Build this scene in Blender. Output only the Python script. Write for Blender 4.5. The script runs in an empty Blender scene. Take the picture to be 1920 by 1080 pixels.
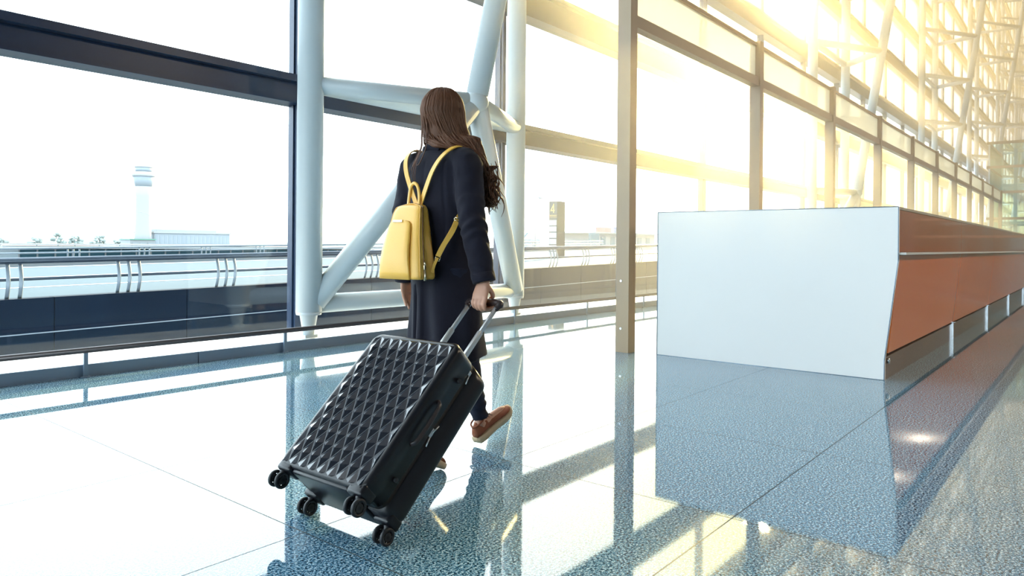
import bpy, bmesh, math, random
from mathutils import Vector, Matrix, Quaternion, noise
R = math.radians
random.seed(11)
sc = bpy.context.scene
col = sc.collection

# ------------------------------------------------------------------ camera
cam_d = bpy.data.cameras.new('camera')
cam = bpy.data.objects.new('camera', cam_d); col.objects.link(cam)
cam_d.sensor_width = 36.0
cam_d.lens = 1350 / 1920 * 36.0
cam_d.shift_y = -(540 - 460) / 1920
cam_d.clip_end = 5000
cam_d.clip_start = 0.02
cam.location = (0, 0, 0.98)
_vd = Vector((math.cos(R(39.2)), math.sin(R(39.2)), 0))
_q = _vd.to_track_quat('-Z', 'Y')
cam.rotation_mode = 'QUATERNION'
cam.rotation_quaternion = _q @ Quaternion((0, 0, 1), R(0.5))
sc.camera = cam

# ------------------------------------------------------------------ exposure
sc.view_settings.view_transform = 'Standard'
sc.view_settings.look = 'None'
sc.view_settings.exposure = 0.78
sc.view_settings.gamma = 1.0
sc.view_settings.use_curve_mapping = False
sc.cycles.use_denoising = True
sc.cycles.max_bounces = 8
sc.cycles.diffuse_bounces = 4
sc.cycles.glossy_bounces = 4
sc.cycles.transparent_max_bounces = 24
sc.cycles.transmission_bounces = 4
sc.cycles.volume_bounces = 0
sc.cycles.caustics_reflective = False
sc.cycles.caustics_refractive = False
sc.cycles.sample_clamp_indirect = 6
sc.cycles.volume_step_rate = 4

# ------------------------------------------------------------------ sky and sun
SUN = Vector((0.995, 0.362, 0.345)).normalized()
world = bpy.data.worlds.new('sky'); sc.world = world
world.use_nodes = True
nt = world.node_tree; nt.nodes.clear()
w_out = nt.nodes.new('ShaderNodeOutputWorld')
w_bg = nt.nodes.new('ShaderNodeBackground')
w_tc = nt.nodes.new('ShaderNodeTexCoord')
w_dot = nt.nodes.new('ShaderNodeVectorMath'); w_dot.operation = 'DOT_PRODUCT'
w_dot.inputs[1].default_value = SUN
w_ramp = nt.nodes.new('ShaderNodeValToRGB')
w_ramp.color_ramp.elements[0].position = 0.0
w_ramp.color_ramp.elements[0].color = (0.80, 0.91, 1.0, 1)
w_ramp.color_ramp.elements[1].position = 1.0
w_ramp.color_ramp.elements[1].color = (1.0, 0.88, 0.4, 1)
e = w_ramp.color_ramp.elements.new(0.55); e.color = (0.82, 0.92, 1.0, 1)
e = w_ramp.color_ramp.elements.new(0.94); e.color = (0.92, 0.93, 0.92, 1)
e = w_ramp.color_ramp.elements.new(0.985); e.color = (1.0, 0.92, 0.7, 1)
nt.links.new(w_tc.outputs['Generated'], w_dot.inputs[0])
nt.links.new(w_dot.outputs['Value'], w_ramp.inputs[0])
nt.links.new(w_ramp.outputs[0], w_bg.inputs[0])
w_bg.inputs[1].default_value = 4.2
nt.links.new(w_bg.outputs[0], w_out.inputs[0])

sun_d = bpy.data.lights.new('sun', 'SUN')
sun_d.energy = 10.5
sun_d.color = (1.0, 0.73, 0.30)
sun_d.angle = R(4)
sun = bpy.data.objects.new('sun', sun_d); col.objects.link(sun)
sun.rotation_mode = 'QUATERNION'
sun.rotation_quaternion = SUN.to_track_quat('Z', 'Y')
sun.location = (30, 20, 20)

# ------------------------------------------------------------------ helpers
def mat(name, color=(0.5, 0.5, 0.5), rough=0.5, metal=0.0, spec=0.5, coat=0.0, ior=1.5,
        bump=0.0, bscale=50.0, var=0.0, vscale=5.0, stretch=(1, 1, 1), sheen=0.0):
    m = bpy.data.materials.new(name); m.use_nodes = True
    n = m.node_tree; b = n.nodes['Principled BSDF']
    b.inputs['Base Color'].default_value = (*color, 1)
    b.inputs['Roughness'].default_value = rough
    b.inputs['Metallic'].default_value = metal
    b.inputs['Specular IOR Level'].default_value = spec
    b.inputs['IOR'].default_value = ior
    b.inputs['Coat Weight'].default_value = coat
    b.inputs['Coat Roughness'].default_value = 0.05
    b.inputs['Sheen Weight'].default_value = sheen
    tc = n.nodes.new('ShaderNodeTexCoord'); mp = n.nodes.new('ShaderNodeMapping')
    mp.inputs['Scale'].default_value = stretch
    n.links.new(tc.outputs['Object'], mp.inputs[0])
    if var > 0:
        no = n.nodes.new('ShaderNodeTexNoise'); no.inputs['Scale'].default_value = vscale
        no.inputs['Detail'].default_value = 5
        n.links.new(mp.outputs[0], no.inputs['Vector'])
        mx = n.nodes.new('ShaderNodeMix'); mx.data_type = 'RGBA'
        mx.inputs[6].default_value = (*[c * (1 - var) for c in color], 1)
        mx.inputs[7].default_value = (*[min(1, c * (1 + var)) for c in color], 1)
        n.links.new(no.outputs['Fac'], mx.inputs[0])
        n.links.new(mx.outputs[2], b.inputs['Base Color'])
    if bump > 0:
        no2 = n.nodes.new('ShaderNodeTexNoise'); no2.inputs['Scale'].default_value = bscale
        no2.inputs['Detail'].default_value = 4
        n.links.new(mp.outputs[0], no2.inputs['Vector'])
        bp = n.nodes.new('ShaderNodeBump'); bp.inputs['Strength'].default_value = bump
        bp.inputs['Distance'].default_value = 0.01
        n.links.new(no2.outputs['Fac'], bp.inputs['Height'])
        n.links.new(bp.outputs[0], b.inputs['Normal'])
    return m

def glass_mat(name, tint=(0.96, 0.985, 0.98), refl=1.0, rough=0.0):
    """clear pane: lets light straight through, reflects by fresnel"""
    m = bpy.data.materials.new(name); m.use_nodes = True
    n = m.node_tree; n.nodes.clear()
    o = n.nodes.new('ShaderNodeOutputMaterial')
    t = n.nodes.new('ShaderNodeBsdfTransparent'); t.inputs[0].default_value = (*tint, 1)
    g = n.nodes.new('ShaderNodeBsdfGlossy'); g.inputs['Roughness'].default_value = rough
    fr = n.nodes.new("ShaderNodeFresnel")
    ge = n.nodes.new('ShaderNodeNewGeometry')
    io = n.nodes.new('ShaderNodeMath'); io.operation = 'MULTIPLY_ADD'      # same reflectance on both faces
    io.inputs[1].default_value = 1 / 1.45 - 1.45; io.inputs[2].default_value = 1.45
    n.links.new(ge.outputs['Backfacing'], io.inputs[0]); n.links.new(io.outputs[0], fr.inputs['IOR'])
    mu = n.nodes.new('ShaderNodeMath'); mu.operation = 'MULTIPLY'; mu.inputs[1].default_value = refl
    mx = n.nodes.new('ShaderNodeMixShader')
    n.links.new(fr.outputs[0], mu.inputs[0]); n.links.new(mu.outputs[0], mx.inputs[0])
    n.links.new(t.outputs[0], mx.inputs[1]); n.links.new(g.outputs[0], mx.inputs[2])
    n.links.new(mx.outputs[0], o.inputs[0])
    return m

class MB:
    def __init__(s): s.v = []; s.f = []; s.sm = []
    def add(s, vs, fs, smooth=False):
        o = len(s.v); s.v += [tuple(v) for v in vs]
        for f in fs: s.f.append([i + o for i in f]); s.sm.append(smooth)
        return s
    def box(s, x0, x1, y0, y1, z0, z1, M=None):
        vs = [Vector((x, y, z)) for z in (z0, z1) for y in (y0, y1) for x in (x0, x1)]
        if M: vs = [M @ v for v in vs]
        return s.add(vs, [(0, 2, 3, 1), (4, 5, 7, 6), (0, 1, 5, 4), (2, 6, 7, 3), (0, 4, 6, 2), (1, 3, 7, 5)])
    def rbox(s, x0, x1, y0, y1, z0, z1, r, M=None, seg=3):
        """box with rounded edges"""
        bm = bmesh.new()
        bmesh.ops.create_cube(bm, size=1)
        for v in bm.verts:
            v.co = Vector(((x0 + x1) / 2 + v.co.x * (x1 - x0), (y0 + y1) / 2 + v.co.y * (y1 - y0), (z0 + z1) / 2 + v.co.z * (z1 - z0)))
        bmesh.ops.bevel(bm, geom=bm.edges[:], offset=r, segments=seg, profile=0.5, affect='EDGES')
        bm.verts.index_update()
        s.add([(M @ v.co) if M else v.co.copy() for v in bm.verts], [[v.index for v in f.verts] for f in bm.faces], True)
        bm.free(); return s
    def tube(s, pts, rad, seg=16, cap=True, flat=1.0, up=None, smooth=True):
        """tube along pts; rad number or list; flat squashes the second axis"""
        pts = [Vector(p) for p in pts]; n = len(pts)
        if not hasattr(rad, '__len__'): rad = [rad] * n
        vs = []; fs = []
        t = (pts[1] - pts[0]).normalized()
        ref = Vector(up) if up else (Vector((0, 0, 1)) if abs(t.z) < .9 else Vector((1, 0, 0)))
        a = (ref - t * ref.dot(t)).normalized()
        for i in range(n):
            t2 = (pts[min(i + 1, n - 1)] - pts[max(i - 1, 0)]).normalized()
            if up: a = (ref - t2 * ref.dot(t2)).normalized()
            else:
                a = (a - t2 * a.dot(t2)).normalized()
            b = t2.cross(a)
            for k in range(seg):
                an = 2 * math.pi * k / seg
                vs.append(pts[i] + (a * math.cos(an) * flat + b * math.sin(an)) * rad[i])
        for i in range(n - 1):
            for k in range(seg):
                k2 = (k + 1) % seg
                fs.append((i * seg + k, i * seg + k2, (i + 1) * seg + k2, (i + 1) * seg + k))
        s.add(vs, fs, smooth)
        if cap:
            o = len(s.v) - len(vs)
            s.f.append([o + k for k in range(seg)][::-1]); s.sm.append(False)
            s.f.append([o + (n - 1) * seg + k for k in range(seg)]); s.sm.append(False)
        return s
    def prism(s, poly, axis, a0, a1, smooth=False):
        """poly: 2-D outline; axis 'x','y','z' is the extrusion axis"""
        def P(p, a):
            return {'x': (a, p[0], p[1]), 'y': (p[0], a, p[1]), 'z': (p[0], p[1], a)}[axis]
        n = len(poly)
        vs = [P(p, a0) for p in poly] + [P(p, a1) for p in poly]
        fs = [list(range(n))[::-1], [n + i for i in range(n)]]
        fs += [(i, (i + 1) % n, n + (i + 1) % n, n + i) for i in range(n)]
        return s.add(vs, fs, smooth)
    def ball(s, c, rx, ry=None, rz=None, seg=16, rings=10, M=None):
        ry = ry or rx; rz = rz or rx; c = Vector(c)
        vs = []; fs = []
        for i in range(rings + 1):
            th = math.pi * i / rings
            for k in range(seg):
                ph = 2 * math.pi * k / seg
                p = Vector((rx * math.sin(th) * math.cos(ph), ry * math.sin(th) * math.sin(ph), rz * math.cos(th)))
                if M: p = M @ p
                vs.append(c + p)
        for i in range(rings):
            for k in range(seg):
                k2 = (k + 1) % seg
                fs.append((i * seg + k, (i + 1) * seg + k, (i + 1) * seg + k2, i * seg + k2))
        return s.add(vs, fs, True)
    def loft(s, rings, cap=True, smooth=True, close=True):
        """rings: list of equal-length lists of points"""
        n = len(rings[0]); vs = [p for r in rings for p in r]; fs = []
        for i in range(len(rings) - 1):
            for k in range(n if close else n - 1):
                k2 = (k + 1) % n
                fs.append((i * n + k, i * n + k2, (i + 1) * n + k2, (i + 1) * n + k))
        if cap:
            fs.append(list(range(n))[::-1]); fs.append([(len(rings) - 1) * n + k for k in range(n)])
        return s.add(vs, fs, smooth)
    def build(s, name, material, parent=None, loc=None, fix=True):
        me = bpy.data.meshes.new(name)
        me.from_pydata([tuple(v) for v in s.v], [], s.f)
        me.polygons.foreach_set('use_smooth', s.sm)
        if fix:
            bm = bmesh.new(); bm.from_mesh(me)
            bmesh.ops.remove_doubles(bm, verts=bm.verts, dist=1e-6)
            bmesh.ops.recalc_face_normals(bm, faces=bm.faces); bm.to_mesh(me); bm.free()
        if material: me.materials.append(material)
        me.update()
        o = bpy.data.objects.new(name, me); col.objects.link(o)
        if parent: o.parent = parent
        if loc: o.location = loc
        return o

def tag(o, label=None, cat=None, group=None, kind=None):
    if label: o['label'] = label
    if cat: o['category'] = cat
    if group: o['group'] = group
    if kind: o['kind'] = kind
    return o
def empty(name, loc=(0, 0, 0), rz=0.0):
    o = bpy.data.objects.new(name, None); col.objects.link(o)
    o.location = loc; o.rotation_euler = (0, 0, rz); o.empty_display_size = 0.1
    return o
def copy_tree(o, parent=None):
    c = o.copy(); col.objects.link(c)
    if parent: c.parent = parent
    for ch in list(o.children): copy_tree(ch, c)
    return c
def bezier(pts, n):
    """catmull-rom through pts, n samples per span"""
    P = [Vector(p) for p in pts]; P = [2 * P[0] - P[1]] + P + [2 * P[-1] - P[-2]]
    out = []
    for i in range(1, len(P) - 2):
        for k in range(n):
            t = k / n
            a, b, c, d = P[i - 1], P[i], P[i + 1], P[i + 2]
            out.append(0.5 * ((2 * b) + (c - a) * t + (2 * a - 5 * b + 4 * c - d) * t * t + (3 * b - a - 3 * c + d) * t ** 3))
    out.append(P[-2].copy()); return out
def interp(xs, ys, x):
    """smooth interpolation of scalar keys"""
    if x <= xs[0]: return ys[0]
    if x >= xs[-1]: return ys[-1]
    for i in range(len(xs) - 1):
        if xs[i] <= x <= xs[i + 1]:
            t = (x - xs[i]) / (xs[i + 1] - xs[i])
            m0 = (ys[i + 1] - ys[i - 1]) / (xs[i + 1] - xs[i - 1]) if i > 0 else (ys[i + 1] - ys[i]) / (xs[i + 1] - xs[i])
            m1 = (ys[i + 2] - ys[i]) / (xs[i + 2] - xs[i]) if i + 2 < len(xs) else (ys[i + 1] - ys[i]) / (xs[i + 1] - xs[i])
            h = xs[i + 1] - xs[i]
            return (2 * t ** 3 - 3 * t * t + 1) * ys[i] + (t ** 3 - 2 * t * t + t) * h * m0 + (-2 * t ** 3 + 3 * t * t) * ys[i + 1] + (t ** 3 - t * t) * h * m1
# ------------------------------------------------------------------ materials of the hall
def floor_mat():
    m = bpy.data.materials.new('polished_granite'); m.use_nodes = True
    n = m.node_tree; b = n.nodes['Principled BSDF']; L = n.links.new
    tc = n.nodes.new('ShaderNodeTexCoord')
    def noi(scale, det, rough=.6):
        x = n.nodes.new('ShaderNodeTexNoise'); x.inputs['Scale'].default_value = scale
        x.inputs['Detail'].default_value = det; x.inputs['Roughness'].default_value = rough
        L(tc.outputs['Object'], x.inputs['Vector']); return x
    sp = noi(120, 2, .8)
    r = n.nodes.new('ShaderNodeValToRGB')
    els = r.color_ramp.elements
    els[0].position = .42; els[0].color = (.006, .02, .04, 1)
    els[1].position = .62; els[1].color = (.55, .70, .78, 1)
    a = els.new(.46); a.color = (.035, .125, .22, 1)
    a = els.new(.54); a.color = (.15, .33, .46, 1)
    L(sp.outputs['Fac'], r.inputs[0])
    # seams every 1.07 m
    sx = n.nodes.new('ShaderNodeSeparateXYZ'); L(tc.outputs['Object'], sx.inputs[0])
    seam = None
    for ax, off, per in (('X', 1.45, 1.072), ('Y', 1.02, 1.06)):
        ad = n.nodes.new('ShaderNodeMath'); ad.operation = 'SUBTRACT'; ad.inputs[1].default_value = off - per * 60
        L(sx.outputs[ax], ad.inputs[0])
        pp = n.nodes.new('ShaderNodeMath'); pp.operation = 'MODULO'; pp.inputs[1].default_value = per
        L(ad.outputs[0], pp.inputs[0])
        lt = n.nodes.new('ShaderNodeMath'); lt.operation = 'LESS_THAN'; lt.inputs[1].default_value = .005
        L(pp.outputs[0], lt.inputs[0])
        if seam is None: seam = lt
        else:
            mx = n.nodes.new('ShaderNodeMath'); mx.operation = 'MAXIMUM'
            L(seam.outputs[0], mx.inputs[0]); L(lt.outputs[0], mx.inputs[1]); seam = mx
    mix = n.nodes.new('ShaderNodeMix'); mix.data_type = 'RGBA'
    L(seam.outputs[0], mix.inputs[0]); L(r.outputs[0], mix.inputs[6]); mix.inputs[7].default_value = (.03, .05, .06, 1)
    L(mix.outputs[2], b.inputs['Base Color'])
    ro = n.nodes.new('ShaderNodeMath'); ro.operation = 'MULTIPLY_ADD'; ro.inputs[1].default_value = .45; ro.inputs[2].default_value = .018
    L(seam.outputs[0], ro.inputs[0]); L(ro.outputs[0], b.inputs['Roughness'])
    sl = n.nodes.new('ShaderNodeMath'); sl.operation = 'MULTIPLY_ADD'; sl.inputs[1].default_value = -.42; sl.inputs[2].default_value = .5
    L(seam.outputs[0], sl.inputs[0]); L(sl.outputs[0], b.inputs['Specular IOR Level'])
    b.inputs['IOR'].default_value = 1.58
    bp = n.nodes.new('ShaderNodeBump'); bp.inputs['Strength'].default_value = .012; bp.inputs['Distance'].default_value = .002
    L(sp.outputs['Fac'], bp.inputs['Height']); L(bp.outputs[0], b.inputs['Normal'])
    return m
def frost(name, c, tr):
    m = bpy.data.materials.new(name); m.use_nodes = True
    n = m.node_tree; n.nodes.clear(); L = n.links.new
    o = n.nodes.new('ShaderNodeOutputMaterial')
    t = n.nodes.new('ShaderNodeBsdfTransparent'); t.inputs[0].default_value = (1, 1, 1, 1)
    d = n.nodes.new('ShaderNodeBsdfDiffuse'); d.inputs[0].default_value = (*c, 1)
    l = n.nodes.new('ShaderNodeBsdfTranslucent'); l.inputs[0].default_value = (*c, 1)
    m1 = n.nodes.new('ShaderNodeMixShader'); m1.inputs[0].default_value = .5; L(d.outputs[0], m1.inputs[1]); L(l.outputs[0], m1.inputs[2])
    m2 = n.nodes.new('ShaderNodeMixShader'); m2.inputs[0].default_value = tr; L(m1.outputs[0], m2.inputs[1]); L(t.outputs[0], m2.inputs[2])
    L(m2.outputs[0], o.inputs[0]); return m
M_floor = floor_mat()
M_steel = mat('dark_painted_steel', (.012, .030, .072), .35, spec=.5, var=.15, vscale=3)
M_post = mat('bronze_painted_steel', (.42, .30, .19), .42, spec=.5, var=.06, vscale=3)
M_tube = mat('white_painted_steel_tube', (.66, .72, .75), .32, spec=.5, var=.04, vscale=4)
M_kerb = mat('brushed_kerb_metal', (.20, .27, .36), .35, metal=.3, var=.08, vscale=4, stretch=(1, 8, 8))
M_ledge = mat('pale_stone_ledge', (.72, .76, .80), .45, var=.08, vscale=4, stretch=(1, 9, 1))
M_bar = mat('dark_handrail', (.10, .085, .085), .25, metal=.5)
M_steelp = mat('stainless_steel', (.55, .58, .6), .25, metal=1)
M_glass = glass_mat('window_glass', (.95, .985, .985))
M_shade = frost('fritted_upper_glass', (.50, .48, .44), .4)
M_white = mat('white_laminate', (.87, .83, .79), .5, spec=.35, var=.015, vscale=2)
M_ceil = mat('ceiling_panel', (.34, .40, .44), .6, var=.05)
M_hall = mat('hall_wall', (.22, .25, .28), .5, var=.3, vscale=.4)

# ------------------------------------------------------------------ the hall
f = MB().box(-14, 112, -16, 5.72, -.2, 0).build('floor', M_floor); tag(f, 'polished speckled blue-grey granite tile floor', kind='structure')
f = MB().box(-14, 112, 5.74, 6.62, -.2, .085).build('trim_1', M_ledge); tag(f, 'pale stone window ledge along the foot of the glazing', kind='structure')
k = MB()
x = -14.0
xs = []
x = 2.95 - 3.29 * 5
while x < 110:
    k.box(x, x + 3.282, 5.70, 5.745, 0, .088); x += 3.29
f = k.build('trim_2', M_kerb); tag(f, 'blue-grey metal kerb strip along the window ledge', kind='structure')
f = MB().box(-14, 112, -16.2, -16, 0, 26).build('wall_right', M_hall); tag(f, 'far interior wall of the hall', kind='structure')
M_end = mat('far_end_wall', (.42, .36, .28), .5, var=.3, vscale=.5)
f = MB().box(110, 110.2, -16, 6.4, 0, 26).build('wall_far', M_end); tag(f, 'far end wall of the hall beyond the lift box', kind='structure')
b = MB().box(-14.2, -14, -16, -5, 0, 26).box(-14.2, -14, -5, 6.4, 7, 26)
for k_ in range(5): b.box(-14.1, -14, -5 + k_ * 2.85 - .05, -5 + k_ * 2.85 + .05, 0, 7)
b.box(-14.1, -14, -5, 6.4, 2.5, 2.7).box(-14.1, -14, -5, 6.4, 0, .1)
f = b.build('wall_back', M_hall); tag(f, 'end wall of the hall behind the camera with a large added glass opening', kind='structure')
f = MB().box(-14.06, -14.04, -5, 6.4, .1, 7).build('window_99', M_glass); tag(f, 'unseen glazed opening added for daylight in the end wall behind the camera', kind='structure')  # glazing added out of view to brighten the counter's end panel
# roof: long panels with daylight gaps between them
rf = MB()
rf.box(-14, 112, -16, 6.6, 26.02, 26.3)
f = rf.build('ceiling', M_ceil); tag(f, 'high panelled hall ceiling', kind='structure')

# glazed wall: mullions, transoms and one window per bay
GY = 6.5
BAYX = [4.39 + 3.31 * i for i in range(-5, 33)]
LEV = [(2.41, 2.69), (4.26, 4.70), (6.22, 6.66), (8.18, 8.62), (10.14, 10.58), (12.1, 12.54), (14.06, 14.5), (16.02, 16.46), (17.98, 18.42), (19.94, 20.38), (21.9, 22.34)]
n = 3
for i, (z0, z1) in enumerate(LEV):
    b = MB()
    b.box(-14, 112, GY - .12, GY + .10, z0, z1 - .075)
    b.box(-14, 112, GY - .20, GY + .10, z1 - .07, z1)
    b.box(-14, 112, GY - .16, GY - .12, z0, z0 + .02)
    o = b.build('trim_%d' % n, M_steel); n += 1
    tag(o, 'long horizontal steel transom of the glass wall, level %s' % ['one', 'two', 'three', 'four', 'five', 'six', 'seven', 'eight', 'nine', 'ten', 'eleven'][i], kind='structure')
for i, x in enumerate(BAYX):
    b = MB().box(x - .032, x + .032, GY - .06, GY + .09, .085, 26)
    b.box(x - .05, x - .036, GY - .02, GY + .02, .085, 26)
    o = b.build('trim_%d' % n, M_steel); n += 1
    tag(o, 'upright steel mullion of the glass wall', kind='structure')
edges = [.085] + [z for p in LEV for z in p] + [26]
for i in range(len(BAYX) - 1):
    b = MB()
    for j in range(0, 6, 2):
        b.box(BAYX[i] + .03, BAYX[i + 1] - .03, GY - .008, GY + .008, edges[j] - .02, edges[j + 1] + .02)
    o = b.build('window_%d' % (i + 1), M_glass)
    tag(o, 'tall clear glass bay of the window wall', kind='structure')
    b = MB()
    for j in range(6, len(edges), 2):
        b.box(BAYX[i] + .03, BAYX[i + 1] - .03, GY - .008, GY + .008, edges[j] - .02, edges[j + 1] + .02)
    o = b.build('shaded_pane', M_shade, o)

# low guard rail in front of the ledge
root = empty('guard_rail', (2.09, 5.67, 0))
tag(root, 'low dark tubular guard rail along the foot of the window wall', 'railing')
MB().tube([(-9, 0, .195), (106, 0, .195)], .021, 16).build('rail_bar', M_bar, root)
for i in range(-4, 20):
    MB().box(i * 1.645 - .014, i * 1.645 + .014, -.008, .008, .0, .18).rbox(i * 1.645 - .03, i * 1.645 + .03, -.02, .02, .0, .006, .002).build('rail_post', M_steelp if 0 else M_kerb, root)

# ------------------------------------------------------------------ white tubular trusses
def truss(x0, label, top, seg=24, parts=True):
    root = empty('steel_truss', (x0, 5.86, .085))
    tag(root, label, 'truss', 'white tubular trusses inside the glass wall')
    z = lambda h: h - .085
    A = Vector((0, 0, 0)); B = Vector((3.13, 0, 0)); N = Vector((1.55, -.73, z(2.5)))
    for P in (A, B):
        c = MB().tube([P + Vector((0, 0, z(.33))), P + Vector((0, 0, top))], .123, seg)
        c.build('column', M_tube, root)
        ft = MB().tube([P + Vector((0, 0, z(.33))), P + Vector((0, 0, z(.30))), P + Vector((0, 0, z(.30))), P + Vector((0, 0, .02))], [.122, .118, .085, .052], seg)
        ft.box(P.x - .07, P.x + .07, P.y - .05, P.y + .05, 0, .025)
        ft.build('foot', M_tube, root)
    MB().tube([A + Vector((0, 0, z(.40))), B + Vector((0, 0, z(.40)))], .092, seg).build('strut', M_tube, root)
    MB().tube([A + Vector((.05, -.02, z(.42))), N], .108, seg).build('brace', M_tube, root)
    MB().tube([B + Vector((-.03, -.02, z(.42))), N], .115, seg).build('brace', M_tube, root)
    T = N + Vector((.14, -.12, 1)) * (top - N.z)
    MB().tube([N - Vector((.14, -.12, 1)) * .02, T], .118, seg).ball(N, .135, seg=seg, rings=14).build('chord', M_tube, root)
    for h in [2.5 + 1.95 * i for i in range(12)]:
        if z(h) > top - .2: break
        Nh = N + Vector((.14, -.12, 1)) * (z(h) - N.z)
        for P in (A, B):
            MB().tube([P + Vector((0, 0, z(h))), Nh], .088, seg).build('strut', M_tube, root)
        MB().tube([A + Vector((0, .0, z(h))), B + Vector((0, .0, z(h)))], .078, seg).build('strut', M_tube, root)
    return root
TL = ['white tubular truss nearest the camera, behind the walking woman',
      'second white tubular truss, rising behind the white counter end',
      'third white tubular truss, seen above the row of bronze posts',
      'fourth white tubular truss, slim and far, left of the glass lift box']
TL += ['fifth white tubular truss, very far, rising just behind the glass lift box edge', 'sixth white tubular truss, very far, between the fifth and the farthest', 'farthest white tubular truss at the end of the glass wall']
for i in range(7):
    truss([4.115, 19.62, 34.55, 48.9, 63.6, 78.4, 93.2][i], TL[i], 25.7 if i else 12, 24 if i < 2 else 14)

# ------------------------------------------------------------------ post row with beam and balustrade panels
PY = 3.41
PX = [5.86 + 3.25 * i for i in range(11)]
ordn = ['nearest', 'second', 'third', 'fourth', 'fifth', 'sixth', 'seventh', 'eighth', 'ninth', 'tenth', 'farthest']
for i, x in enumerate(PX):
    root = empty('bronze_post', (x, PY, 0))
    tag(root, 'square bronze steel post, %s from the camera in the row behind the counter' % ordn[i] if i else 'square bronze steel post standing free left of the white counter panel', 'post', 'bronze posts behind the counter')
    MB().box(-.062, .062, -.066, .066, 0, 3.60).build('shaft', M_post, root)
    if i < 2:
        for h in (.66, .22):
            MB().tube([(-.070, .012, h), (-.061, .012, h)], .011, 16).build('bolt', M_steelp, root)
M_frost = frost('frosted_cream_panel', (.88, .80, .62), .3)
root = empty('balustrade_beam', (PX[0], PY, 3.03))
tag(root, 'long bronze beam with cream panels carried on the post row', 'beam')
Lb = PX[-1] - PX[0]
MB().box(.062, Lb - .062, -.05, .05, 0, .11).build('beam', M_post, root)
MB().box(.062, Lb - .062, -.03, .03, .51, .55).build('top_rail', M_post, root)
for i in range(10):
    MB().box(PX[i] - PX[0] + .075, PX[i + 1] - PX[0] - .075, -.006, .006, .115, .505).build('panel', M_frost, root)

# ------------------------------------------------------------------ long counter
M_red = mat('red_brown_glass_panel', (.80, .19, .04), .07, spec=.6)
M_redd = mat('dark_red_brown_panel', (.42, .11, .035), .06, spec=.6, coat=.3)
M_kick = mat('dark_counter_plinth', (.13, .07, .04), .15, spec=.6)
CX0, CX1 = 5.90, 34.0
root = empty('service_counter', (CX0, 2.1, 0))
tag(root, 'long white-ended service counter with glossy red-brown side running into the distance', 'counter')
prof = [(3.105, 0), (3.105, 1.29), (1.145, 1.29), (1.145, .89), (1.232, .15), (1.232, 0)]
pl = [(y - 2.1, z) for y, z in prof]
MB().prism(pl, 'x', 0, .04).build('end_panel', M_white, root)
eg = MB()
for a, b in zip(pl, pl[1:] + pl[:1]):
    eg.tube([(-.001, a[0], a[1]), (-.001, b[0], b[1])], .0035, 6)
eg.build('edge_strip', M_kerb, root)
LX = CX1 - CX0
MB().prism([(1.0, .0), (1.0, 1.27), (-.90, 1.27), (-.90, .9), (-.83, .16), (-.80, .16), (-.80, .0)], 'x', .04, LX).build('body', M_kick, root)
MB().box(.04, LX, -.955, 1.0, 1.27, 1.29).build('counter_top', mat('counter_top_edge', (.5, .42, .33), .2), root)
npn = 9
for i in range(npn):
    a = .045 + (LX - .05) * i / npn; b = .045 + (LX - .05) * (i + 1) / npn - .012
    MB().prism([(-.95, 1.268), (-.94, 1.268), (-.94, .955), (-.95, .955)], 'x', a, b).build('upper_panel', M_redd, root)
    MB().prism([(-.955, .93), (-.945, .93), (-.875, .20), (-.885, .20)], 'x', a, b).build('lower_panel', M_red, root)
    if i: MB().box(a - .03, a + .02, -.905, -.865, .188, .194).box(a - .009, a - .003, -.885, -.867, .0, .19).build('clamp', M_steelp, root)
MB().box(.04, LX, -1.0, -.93, .935, .953).build('shelf', mat('pale_shelf_edge', (.75, .72, .66), .25), root)
MB().box(.04, LX, -.868, -.80, .0, .17).build('plinth', M_kick, root)
MB().tube([(.10, -.885, .135), (.10, -.866, .135)], .021, 20).box(.085, .115, -.888, -.885, .133, .137).build('bolt', M_steelp, root)

# ------------------------------------------------------------------ glass lift box at the far right
M_lift = glass_mat('mint_lift_glass', (.80, .93, .90))
root = empty('glass_lift_box', (41, 4.1, 0))
tag(root, 'large glazed box with tan horizontal beams at the far right end of the hall', 'glass box')
for h in (1.6, 2.45, 3.7, 4.9, 6.05):
    MB().box(0, .12, -9, .08, h - .06, h + .06).box(0, 6, 0, .1, h - .06, h + .06).build('beam', M_post, root)
for i in range(6):
    MB().box(.03, .09, -1.8 * i - .03, -1.8 * i + .03, 0, 6.05).build('frame_post', M_post if i else M_tube, root)
    if i < 5: MB().box(.05, .065, -1.8 * (i + 1) + .035, -1.8 * i - .035, 0, 6).build('pane', M_lift, root)
MB().box(.1, 6, .02, .035, 0, 6).build('pane', M_lift, root)
for hh, xx in ((2.2, 1.2), (4.1, 2.2)):
    MB().box(xx, xx + 3, -8, -.3, hh, hh + .14).build('deck', M_tube, root)
for i in range(7):
    MB().box(1.6, 1.75, -1.0 - i * 1.05, -.85 - i * 1.05, .0, 5.9).build('inner_post', M_tube, root)
for i in range(5):
    MB().box(1.5, 1.56, -2.4 - i * 1.3, -1.5 - i * 1.3, 2.6, 3.4).build('machine_panel', M_post, root)

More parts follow.
